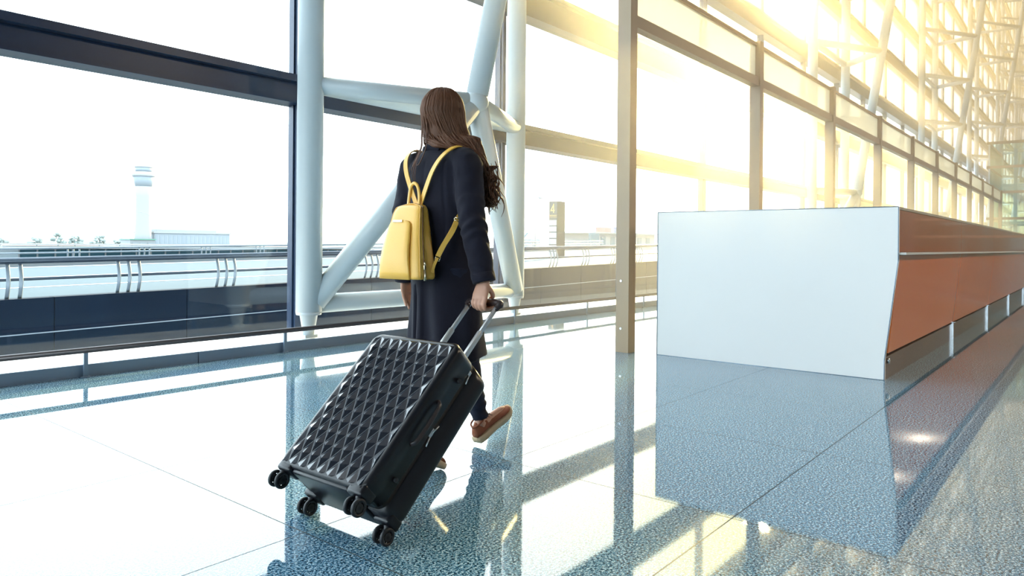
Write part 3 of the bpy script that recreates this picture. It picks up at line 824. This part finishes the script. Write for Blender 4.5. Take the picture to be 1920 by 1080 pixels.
# shoe frames: origin at heel centre on the sole plane, +x towards toe
MS = {'L': Matrix.Translation((.300, .040, .012)) @ Matrix.Rotation(R(-3), 4, 'Z') @ Matrix.Rotation(R(-27), 4, 'Y'),
      'R': Matrix.Translation((-.312, -.100, .135)) @ Matrix.Rotation(R(2), 4, 'Z') @ Matrix.Rotation(R(33), 4, 'Y')}
for k, A_ in (('L', LA_), ('R', RA_)):
    Mx = MS[k]
    bd.tube([A_, Mx @ Vector((.045, 0, .070))], [.029, .030], 14)
    bd.tube([Mx @ Vector(p) for p in ((.030, 0, .050), (.09, 0, .058), (.15, 0, .047), (.205, 0, .040), (.235, 0, .038))], [.026, .028, .028, .024, .012], 14)
body = remesh(bd, 'body', M_skin, woman, .0042, 3)
for s in (-1, 1):
    e_ = MB().ball(hp(.0725, s * .031, -.004), .0115, seg=16, rings=12).build('eye', M_eye, woman)
    MB().ball(hp(.0808, s * .031, -.004), .0045, seg=12, rings=8).build('iris', M_grip, e_)
    MB().tube(bezier([hp(.0885, s * .014, .019), hp(.0875, s * .032, .025), hp(.074, s * .050, .019)], 5), .0026, 8).build('eyebrow', M_hair, woman)

M_lip = mat('lips', (.50, .16, .13), .4)
MB().ball(hp(.0925, 0, -.058), .006, .021, .0052, 14, 10).ball(hp(.0905, 0, -.0665), .0066, .017, .0058, 14, 10).build('lips', M_lip, woman)
# --- trousers
tr = MB()
for a_, b_, c_ in ((RH_, RK_, RA_), (LH_, LK_, LA_)):
    end = b_.lerp(c_, 1.0) + (c_ - b_).normalized() * -.012
    tr.tube(bezier([a_, a_.lerp(b_, .5), b_, b_.lerp(end, .4), end], 4), [.093, .089, .084, .078, .073, .068, .064, .061, .058, .058, .058, .057, .054, .050, .046, .042, .040], 18)
tr.ball((0, 0, .88), .115, .165, .10)
def trf(co, nn):
    if co.z > .62: return 0
    return .004 * noise.noise(Vector((co.x * 8, co.y * 8, co.z * 30))) + .0035 * math.sin(co.z * 130 + 3 * noise.noise(co * 12)) * max(0, min(1, (.36 - co.z) / .15))
remesh(tr, 'trousers', M_trou, woman, .006, 3, trf)

# --- shoes
def shoe(k):
    Mx = MS[k]
    def T(pts): return [Mx @ Vector(p) for p in pts]
    def foot_outline(x, grow=0.0):
        w = interp([0, .03, .08, .13, .18, .215, .245, .262], [.020, .031, .031, .033, .041, .040, .027, .004], x) + grow
        c = interp([0, .08, .15, .2, .262], [0, 0, -.003, -.004, -.001], x)
        return c, max(w, .002)
    up = MB(); rings = []
    for x, h in [(.0, .060), (.008, .085), (.03, .098), (.055, .100), (.075, .094), (.10, .080), (.13, .070), (.16, .062), (.19, .056), (.215, .052), (.235, .047), (.250, .040), (.258, .034)]:
        c, w = foot_outline(x); ring = []
        for j in range(24):
            a = math.pi * 2 * j / 24; cy, sz = math.cos(a), math.sin(a)
            top = h; bot = .028
            zz = (top + bot) / 2 + (top - bot) / 2 * (abs(sz) ** .85) * (1 if sz >= 0 else -1)
            taper = 1 - .42 * max(0, (zz - .045) / .055)
            ring.append((x, c + w * cy * taper * (1 if abs(cy) > 0 else 0), zz))
        rings.append(T(ring))
    up.loft(rings)
    nm = 'front_shoe' if k == 'L' else 'rear_shoe'
    o = up.build('shoe', M_shoe, woman)
    so = MB(); rr = []
    lo = []; hi = []; mid = []
    xs_ = [0, .004, .015, .035, .06, .09, .12, .15, .18, .205, .225, .243, .256, .263]
    def loop(g, z, dz=0):
        out = []
        for x in xs_: c, w = foot_outline(min(x, .262)); out.append((x + (g if x > .2 else -g if x < .03 else 0), c + w + g, z + interp([0, .1, .2, .263], [0, 0, .001, dz], x)))
        for x in reversed(xs_[1:-1]): c, w = foot_outline(x); out.append((x + (g if x > .2 else -g if x < .03 else 0), c - w - g, z + interp([0, .1, .2, .263], [0, 0, .001, dz], x)))
        return T(out)
    so.loft([loop(-.004, 0, .012), loop(.003, .002, .012), loop(.005, .016, .008), loop(.004, .031, .004), loop(-.004, .033, .004)])
    so.build('sole', M_sole, o)
    cl = MB().tube(bezier(T([(.004, 0, .088), (.020, .024, .094), (.055, .027, .099), (.082, .012, .096), (.084, -.012, .096), (.055, -.027, .099), (.020, -.024, .094), (.004, 0, .088)]), 4), .0045, 8).build('collar', M_shoe, o)
    lc = MB()
    for i in range(5):
        x = .092 + i * .017; z = interp([.07, .10, .13, .16, .19], [.097, .0835, .0735, .0655, .06], x)
        lc.tube(T([(x, -.016, z - .004), (x + .006, 0, z + .002), (x, .016, z - .004)]), .0022, 6)
    for s in (-1, 1):
        lc.tube(bezier(T([(.088, 0, .096), (.080, s * .022, .116), (.100, s * .040, .112), (.104, s * .022, .096), (.090, 0, .096)]), 5), .0018, 6)
        lc.tube(bezier(T([(.088, 0, .096), (.105, s * .018, .098), (.118, s * .034, .086)]), 4), .0016, 6)
    lc.build('laces', M_lace, o)
shoe('L'); shoe('R')

# --- coat
ct = MB()
KZ = [.478, .60, .75, .88, .99, 1.10, 1.20, 1.28, 1.335, 1.372, 1.395, 1.418, 1.452]
KRX = [.150, .142, .134, .124, .112, .112, .116, .112, .098, .078, .066, .060, .056]
KRY = [.200, .189, .172, .168, .160, .158, .170, .176, .168, .130, .092, .074, .066]
KCX = [.030, .022, .012, .004, .0, .0, -.004, -.010, -.016, -.018, -.016, -.012, -.006]
zz = .478; rings = []
def torso(z): return interp(KZ, KCX, z), interp(KZ, KRX, z), interp(KZ, KRY, z)
while zz < 1.4521:
    c, rx, ry = torso(zz)
    rings.append(ell(c, -.016 * max(0, min(1, (.98 - zz) / .2)), zz, rx, ry, 56, 2.25)); zz += .0162
ct.loft(rings)
def sleeve(a_, b_, c_, ext):
    end = b_.lerp(c_, ext)
    a2 = a_.copy()
    inn = Vector((a_.x, a_.y * .55, a_.z + .006))
    ct.tube(bezier([inn, a2, a_.lerp(b_, .5), b_, b_.lerp(end, .5), end], 5),
            [.050, .056, .061, .064, .066, .067, .067, .066, .065, .064, .063, .062, .061, .060, .059, .058, .057, .056, .055, .054, .053, .0525, .052, .051, .050, .050], 26)
sleeve(RS, RE, RW, 1.03); sleeve(LS, LE, LW, 1.10)
def folds(co, nn):
    d = 0
    arm_r = co.y < -.185 and co.z > .78; arm_l = co.y > .185 and co.z > .78
    if arm_r or arm_l:
        k = math.exp(-((co.z - 1.07) / .10) ** 2)
        d += .0035 * k * math.sin(co.z * 95 + co.y * 60 + co.x * 30 + 6 * noise.noise(co * 9))
        d += .006 * noise.noise(Vector((co.x * 14, co.y * 14, co.z * 20)))
        d += .0015 * math.exp(-((co.z - .88) / .05) ** 2) * math.sin(co.z * 120 + co.x * 60)
    else:
        a = math.atan2(co.y, co.x - .01)
        low = max(0, min(1, (.98 - co.z) / .4))
        if co.x > 0: d += .105 * math.exp(-((co.y - .050) / .085) ** 2) * max(0, min(1, (.88 - co.z) / .24)) * min(1, co.x / .08)     # cloth pushed by the forward knee
        d += low * .011 * math.sin(a * 7 + 2.2 * noise.noise(Vector((co.z * 2.2, a, 0))))
        d += .004 * noise.noise(Vector((co.x * 11, co.y * 11, co.z * 5)))
        if co.x < 0 and co.z < .80:                       # back vent
            d -= .016 * math.exp(-((co.y - .045) / .007) ** 2) * min(1, (.80 - co.z) / .06)
            if .045 < co.y < .075: d += .005
        d += .003 * math.exp(-((co.z - 1.0) / .05) ** 2) * math.sin(a * 11)
        if co.x < 0 and 1.0 < co.z < 1.35: d -= .0035 * math.exp(-(abs(abs(co.y) - .105) / .006) ** 2) + .0025 * math.exp(-(co.y / .005) ** 2)
    return d
coat = remesh(ct, 'coat', M_coat, woman, .0068, 4, folds)
for a_, b_, c_, x_ in ((RS, RE, RW, 1.03), (LS, LE, LW, 1.10)):           # cuffs
    d_ = (c_ - b_).normalized(); e_ = b_.lerp(c_, x_)
    MB().tube([e_ - d_ * .034, e_ - d_ * .002, e_ + d_ * .006, e_ + d_ * .003], [.0505, .0505, .049, .040], 28).build('cuff', M_coat, coat)
MB().tube(bezier([(-.066, -.050, 1.405), (-.072, 0, 1.412), (-.066, .050, 1.405), (-.01, .076, 1.398), (.05, .05, 1.36), (.075, .02, 1.30)], 5), [.010] * 26, 10, flat=1.8, up=(0, 0, 1)).build('collar', M_coat, coat)

# --- hair
hr = MB()
hr.loft([[hp(p.x, p.y, p.z) for p in ell(cx, 0, z, rx, ry, 32)] for cx, z, rx, ry in
         [(-.010, .108, .020, .018), (-.010, .104, .050, .042), (-.010, .086, .076, .062), (-.012, .060, .088, .073), (-.016, .025, .086, .077), (-.026, -.02, .072, .075), (-.036, -.07, .056, .066), (-.042, -.12, .042, .056), (-.044, -.165, .028, .045)]])
rnd = random.Random(5)
def on_head(th, ph, g=0.0):
    """th from the crown, ph around (0 = face, 180 = back)"""
    return Vector((-.010 + (.098 + g) * math.sin(th) * math.cos(ph), (.084 + g) * math.sin(th) * math.sin(ph), .010 + (.104 + g) * math.cos(th)))
def strand(pts, r, seg=5):
    c = bezier(pts, 5); m = len(c)
    hr.tube(c, [r * min(1, .5 + 3 * i / m) * (1 - .75 * max(0, (i / m - .75) / .25)) for i in range(m)], seg)
# strands that fall behind the head and are swept forward over the right shoulder
N_S = 800
for i in range(N_S):
    ph = R(rnd.uniform(62, 298)); g = rnd.uniform(-.001, .006)
    u = rnd.random()
    th0 = R(rnd.uniform(4, 40))
    right = math.sin(ph) < 0            # right side of the head is -y
    pts = [hp(*on_head(th0, ph, g))]
    for th in (55, 80, 100):
        pts.append(hp(*(on_head(R(th), ph, g) + Vector((0, 0, 0)))))
    j = lambda a: rnd.uniform(-a, a)
    if right:
        k = (abs(math.cos(ph)) if math.cos(ph) < 0 else 0)          # 1 at the back
        p0 = pts[-1]
        t1 = Vector((p0.x * .7 + .012 + j(.012), p0.y - .016 + j(.012), 1.475 + j(.01)))
        t2 = Vector((-.055 * k + .045 * (1 - k) + j(.02), -.098 - .055 * (1 - k) + j(.018), 1.422 + .022 * (1 - k) + j(.010)))
        t3 = Vector((.055 - .03 * k + j(.020), -.170 + j(.022), 1.378 + j(.012)))
        end = rnd.choice([1.15, 1.17, 1.20, 1.24, 1.30])
        t4 = Vector((.074 + j(.022), -.190 + j(.018), 1.31))
        t5 = Vector((.088 + j(.024), -.196 + j(.028), (1.30 + end) / 2 + .02))
        w = .012 * math.sin(i * 1.7)
        t6 = Vector((.092 + j(.026) + w, -.196 + j(.030) + .02 * math.sin(i), end + .03))
        t7 = Vector((.086 + j(.030), -.190 + j(.030), end))
        pts += [t1, t2, t3, t4, t5, t6, t7]
    else:
        k = (abs(math.cos(ph)) if math.cos(ph) < 0 else 0)
        p0 = pts[-1]
        pts.append(Vector((p0.x * .80 + j(.006), p0.y * .90 + j(.006), 1.500 + j(.01))))
        if rnd.random() < .82 * (.35 + .65 * k):
            pts.append(Vector((-.072 + j(.012), p0.y * .45 - .010 + j(.014), 1.455 + j(.012))))
            pts.append(Vector((-.082 + j(.010), -.045 + j(.018), 1.422 + j(.010))))
            pts.append(Vector((-.045 + j(.014), -.105 + j(.018), 1.408 + j(.006))))
            pts.append(Vector((.035 + j(.02), -.152 + j(.018), 1.368 + j(.010))))
            pts.append(Vector((.090 + j(.025), -.180 + j(.02), 1.28)))
            pts.append(Vector((.105 + j(.03), -.180 + j(.03), 1.19 + j(.03))))
        else:
            pts.append(Vector((p0.x * .70 + j(.008) - .004, p0.y * .82 + j(.008), 1.45 + j(.012))))
            pts.append(Vector((.035 + j(.02), .085 + j(.012), 1.405 + j(.01))))
            pts.append(Vector((.085 + j(.02), .090 + j(.02), 1.33)))
            pts.append(Vector((.110 + j(.02), .090 + j(.02), 1.22 + j(.03))))
    strand(pts, rnd.uniform(.0028, .0050))
# crown and top, parted
for i in range(150):
    ph = R(rnd.uniform(55, 305)); g = rnd.uniform(.002, .006)
    strand([hp(*on_head(R(a), ph + R(rnd.uniform(-1, 1)), g)) for a in (3, 25, 45, 65, 85, 100)], rnd.uniform(.002, .0035))
# front hair that frames the face
for s in (-1, 1):
    for i in range(45):
        ph = R(rnd.uniform(42, 66)) * s; g = rnd.uniform(0, .005)
        p = [hp(*on_head(R(a), ph * (.6 + .4 * min(1, a / 60)), g)) for a in (14, 35, 60, 85)]
        e0 = p[-1]
        p += [e0 + Vector((.004, s * .008, -.07)), Vector((.075 + rnd.uniform(-.02, .02), s * .105, 1.42)), Vector((.10, s * .135 + rnd.uniform(-.02, .02), 1.33)), Vector((.115, s * .15 + rnd.uniform(-.02, .02), 1.24))]
        strand(p, rnd.uniform(.0025, .0045))
# loose strands down the back of the coat, and curls at the ends of the sweep
for i, (y0, y1, zl) in enumerate([(.030, .062, 1.27), (.026, .058, 1.22), (.034, .068, 1.31), (.018, .050, 1.20), (.000, .030, 1.33), (.040, .072, 1.28)]):
    strand([hp(-.10, y0, -.03), Vector((-.098, y0 + .004, 1.47)), Vector((-.098, y0 + .008, 1.41)), Vector((-.128, (y0 + y1) / 2, 1.34)), Vector((-.131, y1, zl))], .0014 if i % 2 else .0022)
for i in range(46):
    x0 = .090 + rnd.uniform(-.035, .03); y0 = -.185 + rnd.uniform(-.04, .02); z0 = 1.33 + rnd.uniform(-.06, .03)
    a0 = rnd.uniform(0, 6.28); amp = rnd.uniform(.008, .020); ln = rnd.uniform(.11, .18)
    strand([Vector((x0 + amp * math.cos(a0 + t * 1.25) * t / 5 + .004 * t, y0 - .004 * t + amp * math.sin(a0 + t * 1.25) * t / 5, z0 - ln * t / 6)) for t in range(7)], rnd.uniform(.002, .0038))
hr.build('hair', M_hair, woman, fix=False)
# ------------------------------------------------------------------ yellow backpack
M_yel = mat('yellow_leather', (.86, .48, .085), .36, spec=.5, bump=.08, bscale=180, var=.04, vscale=10)
M_yels = mat('yellow_leather_edge', (.66, .36, .06), .4, spec=.5)
M_gold = mat('pale_gold_metal', (.80, .70, .50), .22, metal=1)
M_zipd = mat('zip_tape_brown', (.20, .10, .03), .5)
bag = empty('backpack', (2.13, 2.325, .832))
tag(bag, 'yellow leather backpack with gold clasp worn on the woman\'s back', 'backpack')
def bagring(z, half, dep, xb, cy, n=44, p=5.5):
    """rounded rectangle, back face at xb, front face at xb - dep"""
    out = []
    for k in range(n):
        a = 2 * math.pi * k / n; c, s = math.cos(a), math.sin(a)
        r = (abs(c) ** p + abs(s) ** p) ** (-1 / p)
        out.append(Vector((xb - dep / 2 + dep / 2 * r * c, cy + half * r * s, z)))
    return out
def bprof(z):
    h = interp([0, .08, .18, .26, .30, .318, .325], [.132, .124, .106, .091, .082, .066, .040], z)
    d = interp([0, .08, .18, .27, .30, .318, .325], [.118, .112, .094, .072, .062, .046, .026], z)
    xb = interp([0, .33], [.062, .072], z)
    return h, d, xb, interp([0, .33], [0, .018], z)
zs = [0, .004, .012, .03, .06, .09, .12, .15, .18, .21, .24, .265, .285, .300, .311, .319, .325]
rg = []
for i, z in enumerate(zs):
    h, d, xb, cy = bprof(z); g = -.010 if i == 0 else (-.003 if i == 1 else 0)
    rg.append(bagring(z, h + g, d + g, xb + g / 2, cy))
bb = MB(); bb.loft(rg)
bgb = bb.build('bag_body', M_yel, bag)
# piping and zip line that runs up the side, over the top and down
def gus(z, fx, off=.0015):
    h, d, xb, cy = bprof(z); return h, d, xb, cy
for name, fr, rad, mm in (('piping', .86, .0028, M_yels), ('zip', .70, .0035, M_zipd), ('piping', .60, .0022, M_yels)):
    path = []
    def side(z, s):
        h, d, xb, cy = bprof(z); x = xb - d * fr
        c = (fr - .5) * 2; r = (1 - abs(c) ** 5.5) ** (1 / 5.5)
        return Vector((x, cy + s * (h * r + .0008), z))
    for z in (.006, .05, .10, .15, .20, .25, .28, .30, .312): path.append(side(z, -1))
    h, d, xb, cy = bprof(.322)
    path += [Vector((xb - d * fr, cy - h * .5, .3245)), Vector((xb - d * fr, cy, .3265)), Vector((xb - d * fr, cy + h * .5, .3245))]
    for z in (.312, .30, .28, .25, .20, .15, .10, .05, .006): path.append(side(z, 1))
    MB().tube(bezier(path, 3), rad, 8).build(name, mm, bgb)
h, d, xb, cy = bprof(.045)
zp = MB(); c = (.70 - .5) * 2; yy = cy - h * (1 - abs(c) ** 5.5) ** (1 / 5.5) - .004
zp.rbox(xb - d * .70 - .006, xb - d * .70 + .006, yy - .004, yy + .003, .040, .062, .002)
zp.tube([(xb - d * .70, yy - .004, .044), (xb - d * .70 - .004, yy - .008, -.004)], [.0028, .005], 8)
zp.tube([(xb - d * .70, yy, .075), (xb - d * .70, yy - .003, .060)], .004, 8)
zp.build('zip_pull', M_gold, bgb)
# front flap panel
fl = []
for z, hw in [(-.001, .096), (.03, .094), (.08, .089), (.13, .083), (.18, .076), (.22, .070), (.238, .064), (.248, .052), (.2515, .036)]:
    h, d, xb, cy = bprof(max(z, 0)); x = xb - d
    t = interp([-.01, .10, .25], [.006, .020, .012], z)
    ring = []
    for k in range(20):
        a = 2 * math.pi * k / 20; cc, ss = math.cos(a), math.sin(a); r = (abs(cc) ** 4 + abs(ss) ** 4) ** -.25
        ring.append(Vector((x - t / 2 + .001 + (t / 2 + .002) * r * cc, cy + .012 + hw * r * ss, z)))
    fl.append(ring)
MB().loft(fl).build('front_flap', M_yel, bgb)
h, d, xb, cy = bprof(.25)
MB().rbox(xb - d - .019, xb - d - .004, cy - .010, cy + .048, .243, .254, .002).build('clasp', M_gold, bgb)
# top handle loop
h, d, xb, cy = bprof(.32); hx = xb - d * .35
MB().tube(bezier([(hx - .004, cy - .034, .315), (hx, cy - .032, .36), (hx, cy - .022, .402), (hx, cy, .418), (hx, cy + .022, .402), (hx, cy + .032, .36), (hx - .004, cy + .034, .315)], 5), .0080, 10, flat=.75).build('top_handle', M_yel, bag)
# shoulder straps (bag frame: x forward, y left)
def rib(pts, wdt, name, m=M_yel, ups=None, n=6, thick=.0024):
    """flat strap: width across dir 'ups' given per point (surface normal)"""
    P = bezier(pts, n); U = bezier([Vector(u).normalized() for u in ups], n)
    vs = []; mb = MB()
    for i, p in enumerate(P):
        t = (P[min(i + 1, len(P) - 1)] - P[max(i - 1, 0)]).normalized(); u = U[i].normalized(); u = (u - t * u.dot(t)).normalized()
        s = t.cross(u)
        vs.append([p + s * wdt + u * thick * .5, p + s * wdt + u * -thick * .5, p - s * wdt - u * thick * .5, p - s * wdt + u * thick * .5])
        vs[-1] = [p + s * wdt + u * thick, p - s * wdt + u * thick, p - s * wdt - u * thick, p + s * wdt - u * thick]
    mb.loft(vs, smooth=False); return mb.build(name, m, bag)
BO = Vector((2.13 - OX, 2.325 - OY, .832))                 # bag origin in the woman's frame
def G(x, y, z): return Vector((x, y, z)) - BO
# right shoulder strap: bag top -> over the shoulder -> down the front -> under the arm -> bag bottom corner
rib([G(-.133, .005, 1.150), G(-.136, -.028, 1.215), G(-.134, -.068, 1.295), G(-.118, -.100, 1.352), G(-.085, -.124, 1.392), G(-.040, -.138, 1.412), G(.015, -.142, 1.404), G(.070, -.136, 1.36), G(.108, -.130, 1.28), G(.118, -.135, 1.18), G(.095, -.150, 1.12)],
    .0115, 'shoulder_strap', ups=[(-1, 0, .1), (-1, 0, .1), (-1, 0, .3), (-.8, -.1, .7), (-.5, -.2, 1), (-.1, -.2, 1), (.3, -.2, 1), (.8, -.2, .6), (1, -.2, .2), (1, -.3, 0), (.9, -.6, 0)])
rib([G(-.133, .025, 1.150), G(-.136, .055, 1.215), G(-.134, .092, 1.295), G(-.118, .116, 1.352), G(-.085, .132, 1.392), G(-.040, .140, 1.412), G(.015, .142, 1.404), G(.070, .136, 1.36), G(.108, .130, 1.28), G(.118, .135, 1.18), G(.06, .155, 1.05), G(-.06, .150, .95), G(-.125, .130, .87)],
    .0115, 'shoulder_strap', ups=[(-1, 0, .1), (-1, 0, .1), (-1, 0, .3), (-.8, .1, .7), (-.5, .2, 1), (-.1, .2, 1), (.3, .2, 1), (.8, .2, .6), (1, .2, .2), (1, .3, 0), (.5, 1, 0), (-.5, 1, 0), (-1, .5, 0)])
# lower adjustable part of the right strap with buckle and ring
rib([G(.095, -.150, 1.12), G(.03, -.176, 1.13), G(-.045, -.178, 1.125), G(-.085, -.168, 1.085)], .0115, 'lower_strap', ups=[(.6, -1, 0), (0, -1, 0), (-.5, -1, 0), (-.8, -1, 0)])
rib([G(-.082, -.172, 1.090), G(-.104, -.166, 1.045), G(-.132, -.146, .985), G(-.150, -.128, .935)], .0105, 'lower_strap', ups=[(-.8, -1, 0)] * 4)
rib([G(-.090, -.176, 1.080), G(-.118, -.176, 1.035), G(-.147, -.152, .975), G(-.158, -.132, .930)], .0105, 'lower_strap', ups=[(-.8, -1, 0)] * 4)
def ringb(c, w, hgt, name, uu=(-.8, -1, 0)):
    u = Vector(uu).normalized(); up_ = Vector((.25, -.25, 1)).normalized(); s = up_.cross(u).normalized(); mb = MB()
    q = [c + s * w + up_ * hgt, c - s * w + up_ * hgt, c - s * w - up_ * hgt, c + s * w - up_ * hgt]
    for i in range(4): mb.tube([q[i], q[(i + 1) % 4]], .0020, 8)
    return mb.build(name, M_gold, bag)
ringb(G(-.087, -.178, 1.088), .0135, .006, 'buckle')
ringb(G(-.156, -.130, .922), .0100, .010, 'ring')
rib([G(-.157, -.130, .925), G(-.168, -.122, .895), G(-.172, -.113, .860)], .006, 'strap_tab', ups=[(-.8, -1, 0)] * 3)
